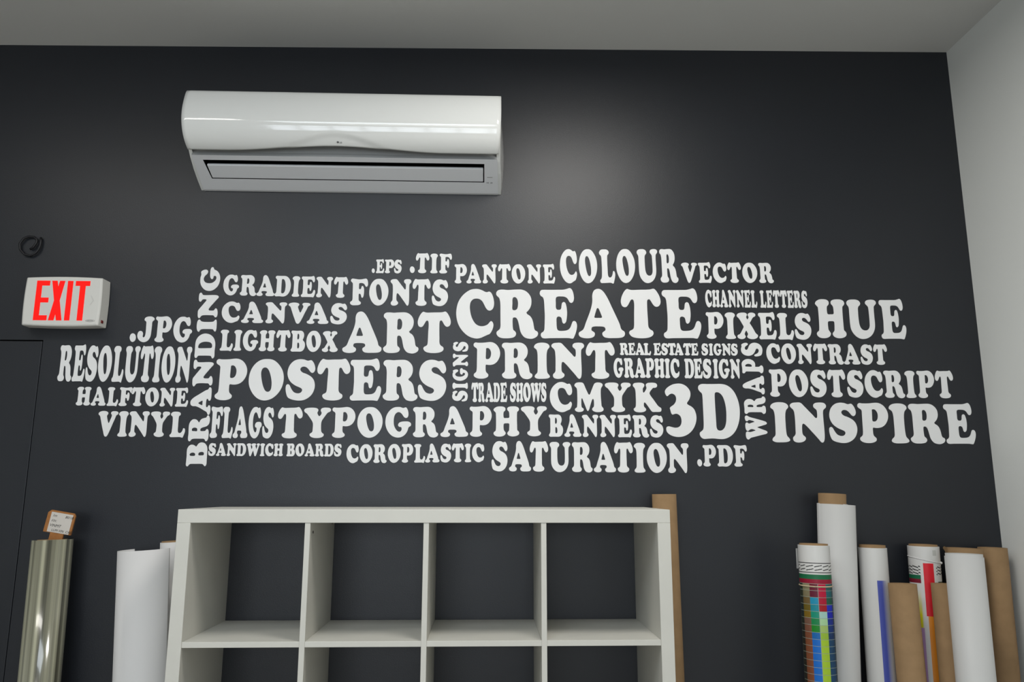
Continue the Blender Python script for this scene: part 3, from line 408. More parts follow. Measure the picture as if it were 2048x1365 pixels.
# ------------------------------------------------------------------ cube shelf
T, D, C4 = 0.039, 0.016, 0.335
SW, SH, SD = 2 * T + 3 * D + 4 * C4, 1.466, 0.388
shelf = empty('cube_shelf', (0, -0.001, 0), 'empty white open cube shelf standing against the charcoal wall', 'shelf')
boxobj('top_panel', (0, SW, -SD, 0, SH - T, SH), M_shelf, shelf, 0.0012)
boxobj('bottom_panel', (0, SW, -SD, 0, 0, T), M_shelf, shelf, 0.0012)
for x in (0, SW - T):
    boxobj('side_panel', (x, x + T, -SD, 0, T, SH - T), M_shelf, shelf, 0.0012)
xs = [T + C4 * (i + 1) + D * i for i in range(3)]
zs = [SH - T - C4 * (i + 1) - D * (i + 1) for i in range(3)]
for i, x in enumerate(xs):
    dv = boxobj('divider', (x, x + D, -SD + 0.002, -0.002, T, SH - T), M_shelf, shelf, 0.0008)
    if i == 0:
        for y, z in ((-0.345, 1.398), (-0.05, 1.413)):
            bm = bmesh.new()
            bmesh.ops.create_cone(bm, cap_ends=True, segments=16, radius1=0.004, radius2=0.004, depth=0.002,
                                  matrix=Matrix.Translation((x + D, y, z)) @ Matrix.Rotation(math.pi / 2, 4, 'Y'))
            obj('peg_hole', bm, M_black, dv)
left = [T] + [x + D for x in xs]
sb = None
for z in zs:
    for x in left:
        if sb is None:
            sb = boxobj('shelf_board', (0, C4, -SD + 0.003, -0.003, 0, D), M_shelf, shelf, 0.0008)
            o = sb
        else:
            o = sb.copy()
            COL.objects.link(o)
        o.location = (x, 0, z)

# ------------------------------------------------------------------ wall-mounted air conditioner
AX = 0.4025
ac = empty('air_conditioner', (AX, 0, 2.617),
           'gloss white wall-mounted split air conditioner high on the charcoal wall', 'air conditioner')
# housing, lofted from a cross-section; every point has its own half width
prof = [(-0.001, 2.616, .545), (-0.012, 2.617, .546), (-0.165, 2.685, .5395), (-0.160, 2.700, .5395), (-0.160, 2.760, .5440),
        (-0.195, 2.800, .5475), (-0.205, 2.850, .5475), (-0.185, 2.893, .5475), (-0.08, 2.899, .5475), (-0.001, 2.899, .5475)]
bm = bmesh.new()
rows = []
for y, z, hw in prof:
    rows.append([bm.verts.new((sx * hw, y, z - 2.617)) for sx in (-1, 1)])
n = len(rows)
for i in range(n):
    a, b = rows[i], rows[(i + 1) % n]
    if i == 1:
        # underside with the air outlet let into it
        def P(x, t, off=0.0):
            ya, za, yb, zb = -0.165, 2.685, -0.012, 2.617
            ln = math.hypot(yb - ya, zb - za)
            return Vector((x, ya + (yb - ya) * t + off * (-(zb - za)) / ln * -1 * -1, za + (zb - za) * t - 2.617 + off * (yb - ya) / ln))
        x0, x1, t0, t1 = -0.5060, 0.4935, 0.130, 0.668
        inner = [bm.verts.new(P(x, t)) for x, t in ((x0, t0), (x1, t0), (x1, t1), (x0 + .007, t1))]
        deep = [bm.verts.new(P(x, t, 0.035)) for x, t in ((x0, t0), (x1, t0), (x1, t1), (x0 + .007, t1))]
        outer = [a[0], a[1], b[1], b[0]]
        # a is the lower edge (front = larger t reversed): order outer to follow inner
        outer = [b[1 - 1], b[1], a[1], a[0]] if False else outer
        near = [rows[2][0], rows[2][1], rows[1][1], rows[1][0]]
        for k in range(4):
            bm.faces.new((near[k], near[(k + 1) % 4], inner[(k + 1) % 4], inner[k]))
            f = bm.faces.new((inner[k], inner[(k + 1) % 4], deep[(k + 1) % 4], deep[k]))
            f.material_index = 1
        f = bm.faces.new(deep)
        f.material_index = 1
    else:
        f = bm.faces.new((a[0], a[1], b[1], b[0]))
        if i in (2, 3, 4):
            f.material_index = 2
bm.faces.new([r[0] for r in rows])
bm.faces.new([r[1] for r in rows][::-1])
housing = obj('housing', bm, M_silver, ac, mats=[M_silver, M_black, M_recess])
# white end cheeks, bowed outwards towards the wall
edge = [(-0.004, 2.6175), (-0.05, 2.638), (-0.100, 2.660), (-0.150, 2.684), (-0.180, 2.705), (-0.208, 2.735),
        (-0.224, 2.775), (-0.226, 2.82), (-0.214, 2.865), (-0.197, 2.893), (-0.19, 2.902)]
for s in (-1, 1):
    bm = bmesh.new()
    rows = []
    for yf, z in edge:
        fl = 0.5520 + 0.0155 * math.sin(math.pi * min(1.0, max(0.0, (z - 2.600) / 0.31))) ** 0.8
        hf = 0.5485 - 0.010 * min(1.0, max(0.0, (2.77 - z) / 0.08))
        row = [bm.verts.new((s * 0.5370, yf + 0.004, z - 2.617))]
        for k in range(7):
            u = k / 6
            y = yf + (-0.0005 - yf) * u
            d = min(1.0, max(0.0, 1 + y / 0.21))
            row.append(bm.verts.new((s * (hf + (fl - hf) * d ** 0.7), y, z - 2.617)))
        row.append(bm.verts.new((s * 0.5440, -0.0005, z - 2.617)))
        rows.append(row)
    for a, b in zip(rows, rows[1:]):
        for k in range(len(a) - 1):
            f = bm.faces.new((a[k], a[k + 1], b[k + 1], b[k]))
            f.smooth = 0 < k < 7
    bm.faces.new(rows[-1])
    bm.faces.new(rows[0])
    obj('end_cheek', bm, M_ac, ac)
# front panel: curved shell whose lower edge rises in a shallow wave
pp = [(-0.150, 2.9075), (-0.200, 2.9075), (-0.214, 2.9055), (-0.224, 2.897), (-0.236, 2.870), (-0.246, 2.835), (-0.2505, 2.805),
      (-0.2510, 2.785), (-0.2485, 2.765), (-0.2400, 2.740), (-0.226, 2.7185), (-0.208, 2.702), (-0.184, 2.689)]


def resample(p, n):
    L = [0.0]
    for i in range(len(p) - 1):
        L.append(L[-1] + math.dist(p[i], p[i + 1]))
    out = []
    for k in range(n):
        s = L[-1] * k / (n - 1)
        i = max(j for j in range(len(p) - 1) if L[j] <= s + 1e-9)
        u = (s - L[i]) / (L[i + 1] - L[i])
        out.append((p[i][0] + (p[i + 1][0] - p[i][0]) * u, p[i][1] + (p[i + 1][1] - p[i][1]) * u))
    return out


open_smooth = smooth_loop(pp + pp[-2:0:-1], 4)[:4 * (len(pp) - 1)] + [pp[-1]]
fine = resample(open_smooth, 60)
NX, NZ = 80, 60
bm = bmesh.new()
grid = []
for i in range(NX + 1):
    u = -1 + 2 * i / NX
    x = (0.5495 + 0.0) * u
    xx = u - (-0.05)
    wave = 0.5 * (1 + math.cos(math.pi * max(-1, min(1, xx / 0.72))))
    cut = 0.972 - 0.082 * wave
    arch = 0.5 * (1 + math.cos(math.pi * max(-1, min(1, xx / 0.46))))
    tc = 1.0 - 0.17 * arch
    col = []
    for j in range(NZ):
        s = j / (NZ - 1) * cut * (NZ - 1)
        k = min(int(s), NZ - 2)
        f = s - k
        y = fine[k][0] + (fine[k + 1][0] - fine[k][0]) * f
        z = fine[k][1] + (fine[k + 1][1] - fine[k][1]) * f
        t = j / (NZ - 1)
        # an arched crease and a shallow hollow above the wave
        q = max(0.0, min(1.0, (t - tc) / 0.07))
        y += 0.0065 * min(1, arch * 3) * q * q * (3 - 2 * q)
        taper = 0.006 * max(0, 0.25 - t) / 0.25 + 0.009 * max(0, (t - 0.5) / 0.5) ** 1.5 - 0.002
        col.append(bm.verts.new((x - u * taper, y, z - 2.617)))
    grid.append(col)
for i in range(NX):
    for j in range(NZ - 1):
        bm.faces.new((grid[i][j], grid[i][j + 1], grid[i + 1][j + 1], grid[i + 1][j]))
panel = obj('front_panel', bm, M_ac, ac, smooth=True, mats=[M_ac, M_silver])
sm = panel.modifiers.new('thickness', 'SOLIDIFY')
sm.thickness = 0.014
sm.offset = 1.0 if panel.data.polygons[2000].normal.y > 0 else -1.0
sm.use_even_offset = True
sm.material_offset_rim = 1
# louver in the outlet
bm = bmesh.new()
lv = []
for x, y, z in ((-0.4990, -0.1235, 2.6663), (0.4895, -0.1235, 2.6663), (0.4895, -0.0655, 2.6405), (-0.4965, -0.0655, 2.6405)):
    lv.append((x, y, z))
a = [bm.verts.new((x, y, z - 2.617)) for x, y, z in lv]
b = [bm.verts.new((x, y + 0.004, z + 0.009 - 2.617)) for x, y, z in lv]
bm.faces.new(a)
bm.faces.new(b[::-1])
for k in range(4):
    bm.faces.new((a[k], b[k], b[(k + 1) % 4], a[(k + 1) % 4]))
obj('louver', bm, M_silver, ac, bevel=0.0025)


def panel_y(x, z):
    """front surface of the panel at (x, z)"""
    best = min(((abs(v.co.x + AX - x) * 0.3 + abs(v.co.z + 2.617 - z), v.co.y) for v in panel.data.vertices
                if v.co.y < -0.16), key=lambda q: q[0])
    return best[1]


def slope_on_panel(x, z):
    return math.atan2(panel_y(x, z + 0.006) - panel_y(x, z - 0.006), 0.012)


def on_panel(name, me, x, z, m, lift=0.0015, parent=panel):
    me.materials.clear()
    me.materials.append(m)
    o = bpy.data.objects.new(name, me)
    COL.objects.link(o)
    o.parent = parent
    o.location = (x - AX, panel_y(x, z) - lift, z - 2.617)
    o.rotation_euler = (math.pi / 2 - slope_on_panel(x, z), 0, 0)
    return o


# round emblem and lettering
disc = [(0.0036 * math.cos(2 * math.pi * k / 28), 0.0036 * math.sin(2 * math.pi * k / 28)) for k in range(28)]
slot = [(-0.0004, 0.0019), (0.0003, 0.0019), (0.0003, -0.0011), (0.0014, -0.0011), (0.0014, -0.0018), (-0.0004, -0.0018)]
arc = [(0.0028 * math.cos(a), 0.0028 * math.sin(a)) for a in [math.radians(q) for q in range(80, 350, 18)]] + \
      [(0.0022 * math.cos(a), 0.0022 * math.sin(a)) for a in [math.radians(q) for q in range(350, 70, -18)]]
on_panel('emblem', curve_mesh('emblem', [disc, slot, arc], 0.0002, M_print_grey), 0.3845, 2.7165, M_print_grey)
on_panel('lettering', text_mesh('LG', 0.0076, 0.0002), 0.3898, 2.7142, M_print_grey)
on_panel('lettering', text_mesh('DUAL Inverter', 0.0108, 0.00015), 0.8365, 2.7085, M_print_grey)


def under(x, t, off):
    ya, za, yb, zb = -0.165, 2.685, -0.012, 2.617
    ln = math.hypot(yb - ya, zb - za)
    return (x - AX, ya + (yb - ya) * t - off * 0.406, za + (zb - za) * t - 2.617 - off * 0.914)


for name, body, w, h, x, t in (('display', None, 0.020, 0.0032, 0.906, 0.52), ('lettering', 'HE', .0, .0075, 0.9035, 0.69),
                               ('lettering', 'ZE', .0, .0075, 0.918, 0.69)):
    if body:
        me = text_mesh(body, h, 0.0001)
    else:
        me = curve_mesh(name, [[(0, 0), (w, 0), (w, h), (0, h)]], 0.0001, M_print_light)
    me.materials.clear()
    me.materials.append(M_print_light if not body else M_print_grey)
    o = bpy.data.objects.new(name, me)
    COL.objects.link(o)
    o.parent = housing
    o.location = under(x, t, 0.0006)
    o.rotation_euler = (math.pi / 2 + math.atan2(0.153, 0.068), 0, 0)

# ------------------------------------------------------------------ exit sign
sign = empty('exit_sign', (-0.5875, 0, 2.176), 'white box exit sign with red EXIT letters above the dark door', 'exit sign')
bm = bmesh.new()
HW, HH = 0.1315, 0.0865


def outline(w, h, bow):
    pts = []
    for k in range(13):
        u = -1 + k / 6
        pts.append((w * u, -h - bow * (1 - u * u)))
    for k in range(1, 9):
        u = -1 + k / 4
        pts.append((w + bow * 0.8 * (1 - u * u), h * u))
    for k in range(1, 13):
        u = 1 - k / 6
        pts.append((w * u, h + bow * (1 - u * u)))
    for k in range(1, 8):
        u = 1 - k / 4
        pts.append((-w - bow * 0.8 * (1 - u * u), h * u))
    return pts


f0 = outline(HW - .004, HH - .004, 0.004)
f1 = outline(HW, HH, 0.004)
f2 = outline(HW + 0.004, HH - 0.001, 0.003)
layers = []
for pts, y in ((f0, -0.0565), (f1, -0.052), (f2, -0.001)):
    layers.append([bm.verts.new((x, y, z)) for x, z in pts])
bm.faces.new(layers[0])
bm.faces.new(layers[2][::-1])
for a, b in ((layers[0], layers[1]), (layers[1], layers[2])):
    for k in range(len(a)):
        bm.faces.new((a[k], b[k], b[(k + 1) % len(a)], a[(k + 1) % len(a)]))
hs = obj('housing', bm, M_sign, sign, bevel=0.003)
LZ0, LZ1, Bt = 2.1067, 2.2500, 0.0178
mid = (2.1885, 2.1710)
LET = [
    [(-.6805, LZ0), (-.6338, LZ0), (-.6338, LZ0 + Bt), (-.6615, LZ0 + Bt), (-.6615, mid[1]), (-.6345, mid[1]), (-.6345, mid[0]),
     (-.6615, mid[0]), (-.6615, LZ1 - Bt), (-.6350, LZ1 - Bt), (-.6350, LZ1), (-.6805, LZ1)],
    [(-.6285, LZ0), (-.6095, LZ0), (-.6052, 2.1290), (-.6008, LZ0), (-.5815, LZ0), (-.5955, 2.1785), (-.5830, LZ1), (-.6015, LZ1),
     (-.6055, 2.2285), (-.6100, LZ1), (-.6285, LZ1), (-.6150, 2.1785)],
    [(-.5735, LZ0), (-.5548, LZ0), (-.5548, LZ1), (-.5735, LZ1)],
    [(-.5300, LZ0), (-.5105, LZ0), (-.5105, LZ1 - Bt), (-.4955, LZ1 - Bt), (-.4955, LZ1), (-.5460, LZ1), (-.5460, LZ1 - Bt),
     (-.5300, LZ1 - Bt)]]
for poly in LET:
    bm = bmesh.new()
    prism(bm, [(x + .5875, z - 2.176) for x, z in poly], -0.0572, -0.0562)
    obj('letter', bm, M_red, sign)
# oval maker's mark, faint chevron and pilot lamp
oval = [(0.0155 * math.cos(2 * math.pi * k / 36), 0.0040 * math.sin(2 * math.pi * k / 36)) for k in range(36)]
oval_in = [(0.0005 + 0.0146 * math.cos(2 * math.pi * k / 36), 0.0033 * math.sin(2 * math.pi * k / 36)) for k in range(36)]
word = [(-0.0095 + 0.019 * k / 12, (0.0009 if k % 2 else 0.0003)) for k in range(13)] + \
       [(0.0095 - 0.019 * k / 12, (-0.0010 if k % 2 else -0.0003)) for k in range(13)]
me = curve_mesh('emblem', [oval, oval_in, word], 0.0002, M_print_grey)
me.materials.append(M_print_grey)
o = bpy.data.objects.new('emblem', me)
COL.objects.link(o)
o.parent = sign
o.location = (-.483 + .5875, -0.0568, 2.1062 - 2.176)
o.rotation_euler = (math.pi / 2, 0, 0)
me = curve_mesh('chevron', [[(0, .017), (.004, .017), (.014, 0), (.004, -.017), (0, -.017), (.009, 0)]], 0.0002, M_sign_mark)
me.materials.append(M_sign_mark)
o = bpy.data.objects.new('chevron', me)
COL.objects.link(o)
o.parent = sign
o.location = (-.4905 + .5875, -0.0567, 2.180 - 2.176)
o.rotation_euler = (math.pi / 2, 0, 0)
bm = bmesh.new()
box(bm, 0.127, 0.1365, -0.040, -0.026, 2.102 - 2.176, 2.113 - 2.176)
o = obj('pilot_lamp', bm, M_led, sign, bevel=0.002)
o['label'] = 'dark red pilot lamp'

# ------------------------------------------------------------------ black cable by the exit sign
bm = bmesh.new()
lp = [(-.7150, -.007, 2.4245), (-.7118, -.010, 2.4125), (-.7125, -.010, 2.394), (-.7178, -.010, 2.377), (-.7260, -.010, 2.365), (-.7424, -.010, 2.3555),
      (-.7645, -.010, 2.3600), (-.7820, -.010, 2.378), (-.7860, -.010, 2.400), (-.7740, -.010, 2.420), (-.7560, -.009, 2.428),
      (-.7380, -.009, 2.426), (-.7262, -.010, 2.416), (-.7268, -.010, 2.4046), (-.7355, -.010, 2.388), (-.7480, -.008, 2.380)]
tube_path(bm, lp, 0.0042)
o = obj('cable', bm, M_black, smooth=True)
o['label'] = 'small black cable loop fixed to the wall above the EXIT sign'
o['category'] = 'cable'

# ------------------------------------------------------------------ rolls and tubes standing on the floor


def hollow(bm, r_out, r_in, z0, z1, seg=56, mi=0):
    ring = []
    for r, z in ((r_out, z0), (r_out, z1), (r_in, z1), (r_in, z0)):
        ring.append([bm.verts.new((r * math.cos(2 * math.pi * k / seg), r * math.sin(2 * math.pi * k / seg), z)) for k in range(seg)])
    for i in range(4):
        a, b = ring[i], ring[(i + 1) % 4]
        for k in range(seg):
            f = bm.faces.new((a[k], a[(k + 1) % seg], b[(k + 1) % seg], b[k]))
            f.smooth = i in (0, 2)
            f.material_index = mi


def lean(top, foot, r):
    """axis from foot to top: (location, rotation matrix, length) with the lower rim touching the floor"""
    f = Vector((foot[0], foot[1], 0))
    t = Vector(top)
    ax = (t - f).normalized()
    tilt = math.acos(ax.z)
    f = f + ax * (r * math.sin(tilt) / ax.z + 0.0005)
    q = Vector((0, 0, 1)).rotation_difference(ax)
    return f, q, (t - f).length


def roll_root(name, top, foot, r, label, cat, group):
    f, q, L = lean(top, foot, r)
    o = empty(name, f, label, cat, group)
    o.rotation_euler = q.to_euler()
    return o, L


GR = 'rolls and tubes leaning on the charcoal wall'


def kraft_tube(top, foot, r, label, wall=0.006):
    f, q, L = lean(top, foot, r)
    bm = bmesh.new()
    hollow(bm, r, r - wall, 0, L)
    o = obj('cardboard_tube', bm, M_kraft)
    o.location = f
    o.rotation_euler = q.to_euler()
    o['label'] = label
    o['category'] = 'cardboard tube'
    o['group'] = 'bare brown cardboard tubes'
    return o


def core(root, L, r, over, wall=0.005):
    bm = bmesh.new()
    hollow(bm, r, r - wall, 0, L + over)
    c = obj('core', bm, M_kraft, root)
    c['label'] = 'brown cardboard core'
    return c


def sheet(root, L, r_out, r_in, m=None, steps=((0, 0),)):
    """wound paper; steps = (extra height, inset) rims that show the wraps"""
    bm = bmesh.new()
    hollow(bm, r_out, r_in, 0, L)
    for h, ins in steps:
        if h:
            hollow(bm, r_out - ins, r_in, L, L + h)
    return obj('paper', bm, m or M_paper, root)


kraft_tube((1.5258, -0.0550, 1.5108), (1.5340, -0.0711), 0.0412, 'tall bare cardboard tube standing behind the right end of the white shelf')
kraft_tube((2.2675, -0.1850, 1.2262), (2.2525, -0.2373), 0.0428, 'short bare cardboard tube right of the blue-striped white roll')
kraft_tube((2.4110, -0.1720, 1.2244), (2.3790, -0.2164), 0.0370, 'short bare cardboard tube in front of the red-striped roll')
kraft_tube((2.6605, -0.0600, 1.3308), (2.6350, -0.0700), 0.0450, 'bare cardboard tube nearest the pale right wall')

# tall white roll with a core that sticks out; an outer turn hangs loose on its right
top, foot, r = (2.1000, -0.0850, 1.4790), (2.0160, -0.1089), 0.0500
t, L = roll_root('paper_roll', top, foot, r + .012, 'tallest plain white paper roll with cardboard core standing out of its top', 'paper roll', GR)
core(t, L, 0.0450, 0.034)
bm = bmesh.new()
N = 72
a0, a1 = math.radians(-28), math.radians(-28 - 400)
pts = []
for k in range(N + 1):
    a = a0 + (a1 - a0) * k / N
    # loose end bulges away from the wound body
    rr = 0.0490 + 0.0235 * max(0.0, 1 - k / 20) ** 1.3 + 0.0012 * (1 - k / N)
    pts.append((rr * math.cos(a), rr * math.sin(a)))
lo = [bm.verts.new((x, y, 0)) for x, y in pts]
hi = [bm.verts.new((x, y, L - (0.002 if k < 26 else 0.0))) for k, (x, y) in enumerate(pts)]
for k in range(N):
    f = bm.faces.new((lo[k], lo[k + 1], hi[k + 1], hi[k]))
    f.smooth = True
p = obj('paper', bm, M_paper, t)
s = p.modifiers.new('thickness', 'SOLIDIFY')
s.thickness = 0.0012


# printed rolls ------------------------------------------------------


def srgb(c):
    return tuple(((v / 255 / 12.92) if v / 255 <= 0.04045 else ((v / 255 + 0.055) / 1.055) ** 2.4) for v in c)


def ink(c, k=1.3):
    return tuple(min(0.8, v * k) for v in srgb(c))


def printed(root, L, r, r_in, fn, depth, face, da=200, dz=0.0012, marks=()):
    """paper whose print is fn(angle from the facing direction, distance below the top)"""
    bm = bmesh.new()
    lay = bm.loops.layers.float_color.new('print')
    nz = int(depth / dz)
    zs_ = [L - i * dz for i in range(nz + 1)] + [0.0]
    ring = [[bm.verts.new((r * math.cos(face + 2 * math.pi * k / da), r * math.sin(face + 2 * math.pi * k / da), z)) for k in range(da)]
            for z in zs_]
    for i in range(len(zs_) - 1):
        for k in range(da):
            f = bm.faces.new((ring[i][k], ring[i + 1][k], ring[i + 1][(k + 1) % da], ring[i][(k + 1) % da]))
            f.smooth = True
            th = 2 * math.pi * (k + 0.5) / da
            th = th - 2 * math.pi if th > math.pi else th
            c = fn(th, min((i + 0.5) * dz, depth) * 1.12)
            for l in f.loops:
                l[lay] = (*c, 1)
    inn = [bm.verts.new((r_in * math.cos(face + 2 * math.pi * k / da), r_in * math.sin(face + 2 * math.pi * k / da), L)) for k in range(da)]
    for k in range(da):
        f = bm.faces.new((ring[0][k], ring[0][(k + 1) % da], inn[(k + 1) % da], inn[k]))
        for l in f.loops:
            l[lay] = (*PW, 1)
    me_name = 'paper'
    return obj(me_name, bm, M_print, root)


PW = (0.66, 0.655, 0.635)
BK = (0.012, 0.012, 0.014)


def facing(foot, top):
    m = ((foot[0] + top[0] * 2) / 3, (foot[1] + top[1] * 2) / 3)
    return math.atan2(-2.7855 - m[1], 0.9065 - m[0])


COLS = {
    -3: [(42, 46, 40)] * 9,
    -2: [(40, 52, 44), (44, 50, 38), (38, 44, 40), (34, 44, 46), (36, 46, 46), (38, 44, 36), (40, 42, 36), (44, 42, 34), (42, 40, 32)],  # left edge column: shade at the roll's turning edge is in these tones
    -1: [(122, 116, 88), (112, 104, 78), (98, 80, 48), (94, 80, 28), (108, 86, 26), (104, 76, 62), (108, 70, 54), (110, 66, 46), (112, 66, 44)],
    0: [(92, 18, 38), (84, 16, 38), (22, 122, 152), (20, 116, 128), (12, 122, 98), (16, 112, 62), (18, 112, 28), (14, 86, 148), (16, 90, 168)],
    1: [(165, 12, 52), (160, 12, 48), (150, 16, 42), (140, 18, 28), (142, 176, 166), (146, 182, 138), (142, 166, 92), (132, 162, 50), (142, 172, 42)],
    2: [(36, 86, 84), (26, 86, 92), (22, 78, 62), (22, 40, 160), (20, 32, 156), (20, 42, 124), (20, 48, 106), (20, 48, 88), (24, 60, 90)],
    3: [(30, 50, 60)] * 9}
colour_u = 0.0


def chart_print(th, h):
    if 0.0585 <= h < 0.0612 or 0.0908 <= h < 0.0935:
        return BK
    if 0.064 <= h < 0.089:
        # two rows of slanted dashes
        for r0 in (0.0655, 0.0775):
            u = (th / 0.5236 + 0.12) % 1.0
            v = (h - r0) / 0.010
            if 0.06 < u < 0.95 and abs(v - (0.82 - 0.62 * u)) < 0.15:
                return BK
        return PW
    if 0.099 <= h < 0.1155:
        return ink((22, 92, 58))
    if 0.1155 <= h < 0.130:
        return ink((128, 18, 42))
    if h >= 0.130:
        q = (th - 0.10) / 0.5236
        cidx = int(math.floor(q)) + 1
        row = (h - 0.130) / 0.0232
        if (q % 1.0) < 0.03 or (row % 1.0) < 0.06:
            return ink((150, 162, 150), 0.9)
        cl = COLS.get(cidx, COLS[3])
        return ink(cl[min(8, int(row))])
    return PW


top, foot, r = (1.9709, -0.2150, 1.3500), (1.9405, -0.2486), 0.0486
t, L = roll_root('printed_roll', top, foot, r, 'white-topped roll printed with a colour chart, in front of the tallest white roll', 'paper roll', GR)
core(t, L, r - 0.005, 0.005, 0.004)
printed(t, L, r, r - 0.005, chart_print, 0.60, facing(foot, top))
bm = bmesh.new()
a = facing(foot, top)
tube_path(bm, [((r + .001) * math.cos(a + q * math.pi / 24), (r + .001) * math.sin(a + q * math.pi / 24), L - 0.1245 - .001 * math.cos(q * math.pi / 24))
               for q in range(49)], 0.0022, 6)
obj('twine', bm, M_twine, t, smooth=True)
# loose flap of the outer turn at its left
bm = bmesh.new()
fa = a - math.radians(78)
q4 = [(fa - .30, r + .0005), (fa - .18, r + .004), (fa - .05, r + .0065)]
for k in range(2):
    v = [bm.verts.new((rr * math.cos(g), rr * math.sin(g), z)) for (g, rr), z in ((q4[k], L - .012 - k * .0), (q4[k + 1], L - .012), (q4[k + 1], L - .075), (q4[k], L - .075))]
    bm.faces.new(v)
s = obj('flap', bm, M_paper, t).modifiers.new('thickness', 'SOLIDIFY')
s.thickness = 0.0008


def stripe_print(th, h):
    if h >= 0.117 and 0.17 < th < 0.95:
        k = max(0.0, (th - 0.50) / 0.45)
        c = ink((66, 76, 150), 1.35)
        return tuple(c[i] * (1 - k) + PW[i] * k for i in range(3))
    return PW


top, foot, r = (2.2294, -0.0800, 1.3326), (2.2045, -0.1030), 0.0455
t, L = roll_root('printed_roll', top, foot, r, 'white paper roll with one soft blue vertical stripe', 'paper roll', GR)
core(t, L, r - 0.004, 0.009, 0.004)
printed(t, L, r, r - 0.004, stripe_print, 0.75, facing(foot, top))


def test_print(th, h):
    if 0.061 <= h < 0.251 and -0.08 < th < 0.56:
        return ink((190, 24, 38))
    if h >= 0.251 and 0.0 < th < 0.56:
        return ink((236, 128, 34))
    if 0.0695 <= h < 0.104 and (th < -0.28 or th > 0.74):
        u = (th / 0.42) % 1.0
        v = ((h - 0.0695) / 0.0115) % 1.0
        if abs(v - (0.25 + 0.5 * u)) < 0.17:
            return BK
        return PW
    if 0.1055 <= h < 0.120 and (th < -0.28):
        return ink((24, 92, 62))
    if 0.120 <= h < 0.135 and (th < -0.28):
        return ink((108, 24, 40))
    if 0.127 <= h < 0.15 and th > 0.85:
        return ink((60, 66, 52))
    if -0.75 < th < -0.28 and 0.157 < h < 0.295:
        k = min(1.0, (h - 0.157) / 0.09)
        e = min(1.0, (-0.28 - th) / 0.1, (th + 0.75) / 0.1)
        c = ink((196, 190, 22), 1.15) if th > -0.55 else ink((170, 190, 70), 1.1)
        return tuple(PW[i] * (1 - k * e) + c[i] * k * e for i in range(3))
    if -0.8 < th < -0.28 and h >= 0.295:
        return ink((172, 136, 176), 1.1)
    if 0.012 < h < 0.032 and 0.55 < th < 0.85:
        return (0.50, 0.50, 0.47)
    return PW


top, foot, r = (2.4118, -0.0700, 1.3367), (2.3775, -0.0881), 0.0495
t, L = roll_root('printed_roll', top, foot, r, 'white paper roll with a red and orange vertical stripe and a slanting band', 'paper roll', GR)
core(t, L, r - 0.005, 0.006, 0.004)
printed(t, L, r, r - 0.005, test_print, 0.80, facing(foot, top))
bm = bmesh.new()
a = facing(foot, top)
tube_path(bm, [((r + .0006) * math.cos(a + q * math.pi / 24), (r + .0006) * math.sin(a + q * math.pi / 24), L - 0.0435 - .0095 * math.sin(q * math.pi / 24))
               for q in range(49)], 0.0015, 6)
tw = obj('twine', bm, M_matte_paper, t, smooth=True)
bm = bmesh.new()
bmesh.ops.create_icosphere(bm, subdivisions=2, radius=0.0045,
                           matrix=Matrix.Translation(((r + .002) * math.cos(a + 1.35), (r + .002) * math.sin(a + 1.35), L - 0.0525)))
obj('knot', bm, M_matte_paper, tw, smooth=True)

# plain white rolls at the right
top, foot, r = (2.4205, -0.2860, 1.3190), (2.3935, -0.3140), 0.0550
t, L = roll_root('paper_roll', top, foot, r, 'plain white paper roll with stepped rim, right of the red-striped roll', 'paper roll', GR)
bm = bmesh.new()
hollow(bm, r, r - 0.003, 0, L)
hollow(bm, r - 0.0025, r - 0.013, 0, L + 0.009)
obj('paper', bm, M_paper, t)
bm = bmesh.new()
hollow(bm, r - 0.0125, r - 0.014, 0, L + 0.002)
obj('core', bm, M_matte_paper, t)
top, foot, r = (2.5410, -0.0900, 1.3313), (2.5030, -0.1085), 0.0568
bm = bmesh.new()
f_, q_, L = lean(top, foot, r)
hollow(bm, r, r - 0.008, 0, L)
# torn scrap at its left edge
a = facing(foot, top)
v = [bm.verts.new(((r + d) * math.cos(a - g), (r + d) * math.sin(a - g), L + z)) for g, d, z in ((1.2, .0, -.02), (1.5, .006, -.002), (1.35, .003, .004), (1.0, .0005, .0), (1.0, .0005, -.02))]
bm.faces.new(v)
o = obj('cardboard_tube', bm, M_kraft)
o.location = f_
o.rotation_euler = q_.to_euler()
o['label'] = 'wide cardboard tube with a torn rim, behind the plain white roll at the far right'
o['category'] = 'cardboard tube'
o['group'] = 'bare brown cardboard tubes'

# ------------------------------------------------------------------ left of the shelf
top, foot, r = (-0.5123, -0.0900, 1.3615), (-0.4773, -0.1214), 0.0606
film, L = roll_root('film_roll', top, foot, r, 'glossy clear plastic film roll at the far left with a tag in its core', 'film roll', GR)
bm = bmesh.new()
hollow(bm, r, r - 0.016, 0, L, 80)
o = obj('film', bm, M_film, film)
core(film, L, r - 0.0165, 0.001, 0.005)

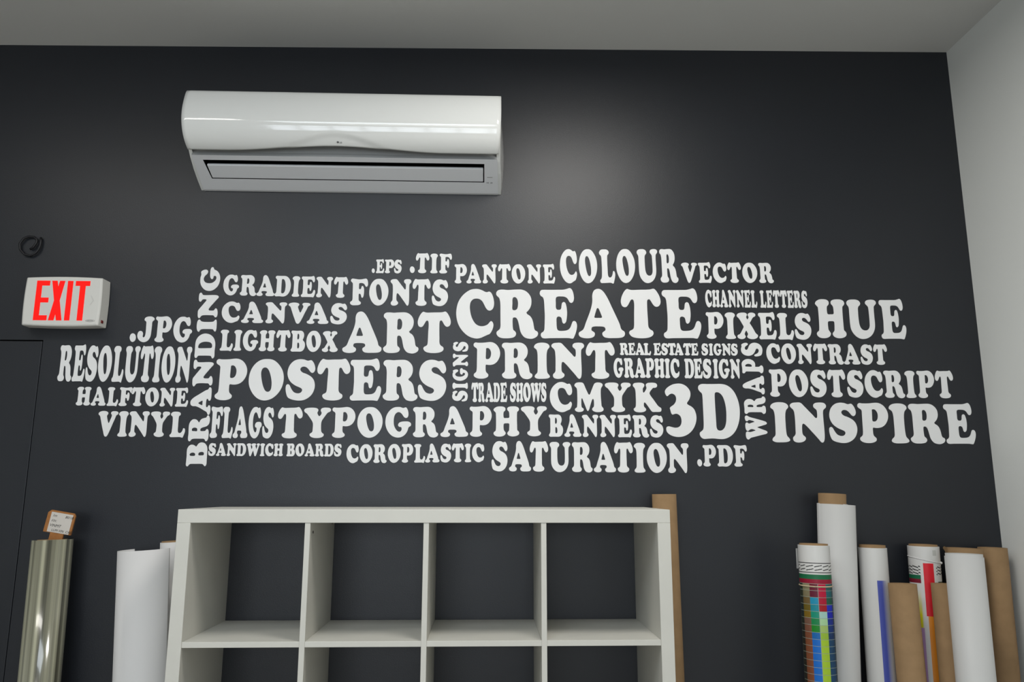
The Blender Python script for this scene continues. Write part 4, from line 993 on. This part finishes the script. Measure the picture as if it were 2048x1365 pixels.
# cardboard tag standing in the core of the film roll
ax = (Vector(top) - Vector((foot[0], foot[1], 0))).normalized()
tagc = Vector((-0.5040, -0.090, 1.360))
tag = empty('cardboard_tag', tagc, 'orange-brown tag with a handwritten white label stuck in the clear film roll', 'tag')
tag.rotation_euler = (0.0, math.radians(9.5), 0.0)
bm = bmesh.new()
prism(bm, [(-.0225, -.08), (.0225, -.08), (.0225, .022), (.0455, .0225), (.0455, .085), (.0395, .093), (-.036, .093), (-.0455, .084), (-.0455, .021), (-.0215, .021)],
      -0.0035, 0.0035)
bd = obj('board', bm, M_card, tag, bevel=0.0008)
bm = bmesh.new()
prism(bm, [(-.0330, .0235), (.0385, .0235), (.0385, .0875), (-.0330, .0875)], -0.0044, -0.0036)
lb = obj('paper_label', bm, M_tag_label, tag)
for body, x, z, sz_ in (('1m', -.0275, .0735, .0115), ('80/18', .0145, .0735, .0115), ('F3V.', -.0275, .0570, .0100), ('VINMT', -.0300, .0415, .0125),
                        ('LUM VIN  CAST', -.0200, .0275, .0105)):
    me = text_mesh(body, sz_, 0.0001, 0.25)
    me.materials.append(M_ink)
    o = bpy.data.objects.new('handwriting', me)
    COL.objects.link(o)
    o.parent = lb
    o.location = (x, -0.00455, z)
    o.rotation_euler = (math.pi / 2, 0, 0)

# big loose sheet curled round, open at its back
top, foot, r = (-0.1925, -0.1200, 1.3330), (-0.1180, -0.1220), 0.0860
t, L = roll_root('paper_roll', top, foot, r, 'large loosely curled white sheet standing left of the white shelf', 'paper roll', GR)
bm = bmesh.new()
N = 60
a0, a1 = math.radians(138), math.radians(345)
lo, hi = [], []
for k in range(N + 1):
    a = a0 + (a1 - a0) * k / N
    lo.append(bm.verts.new((r * math.cos(a), r * math.sin(a), 0)))
    hi.append(bm.verts.new((r * math.cos(a), r * math.sin(a), L)))
for k in range(N):
    bm.faces.new((lo[k], lo[k + 1], hi[k + 1], hi[k])).smooth = True
s = obj('paper', bm, M_matte_paper, t).modifiers.new('thickness', 'SOLIDIFY')
s.thickness = 0.0015
top, foot, r = (-0.1393, -0.0470, 1.3508), (-0.0700, -0.0560), 0.0384
t, L = roll_root('paper_roll', top, foot, r, 'white roll with brown core tucked between the curled white sheet and the shelf', 'paper roll', GR)
bm = bmesh.new()
hollow(bm, r, r - 0.004, 0, L)
obj('paper', bm, M_matte_paper, t)
core(t, L, r - 0.0045, 0.004, 0.005)
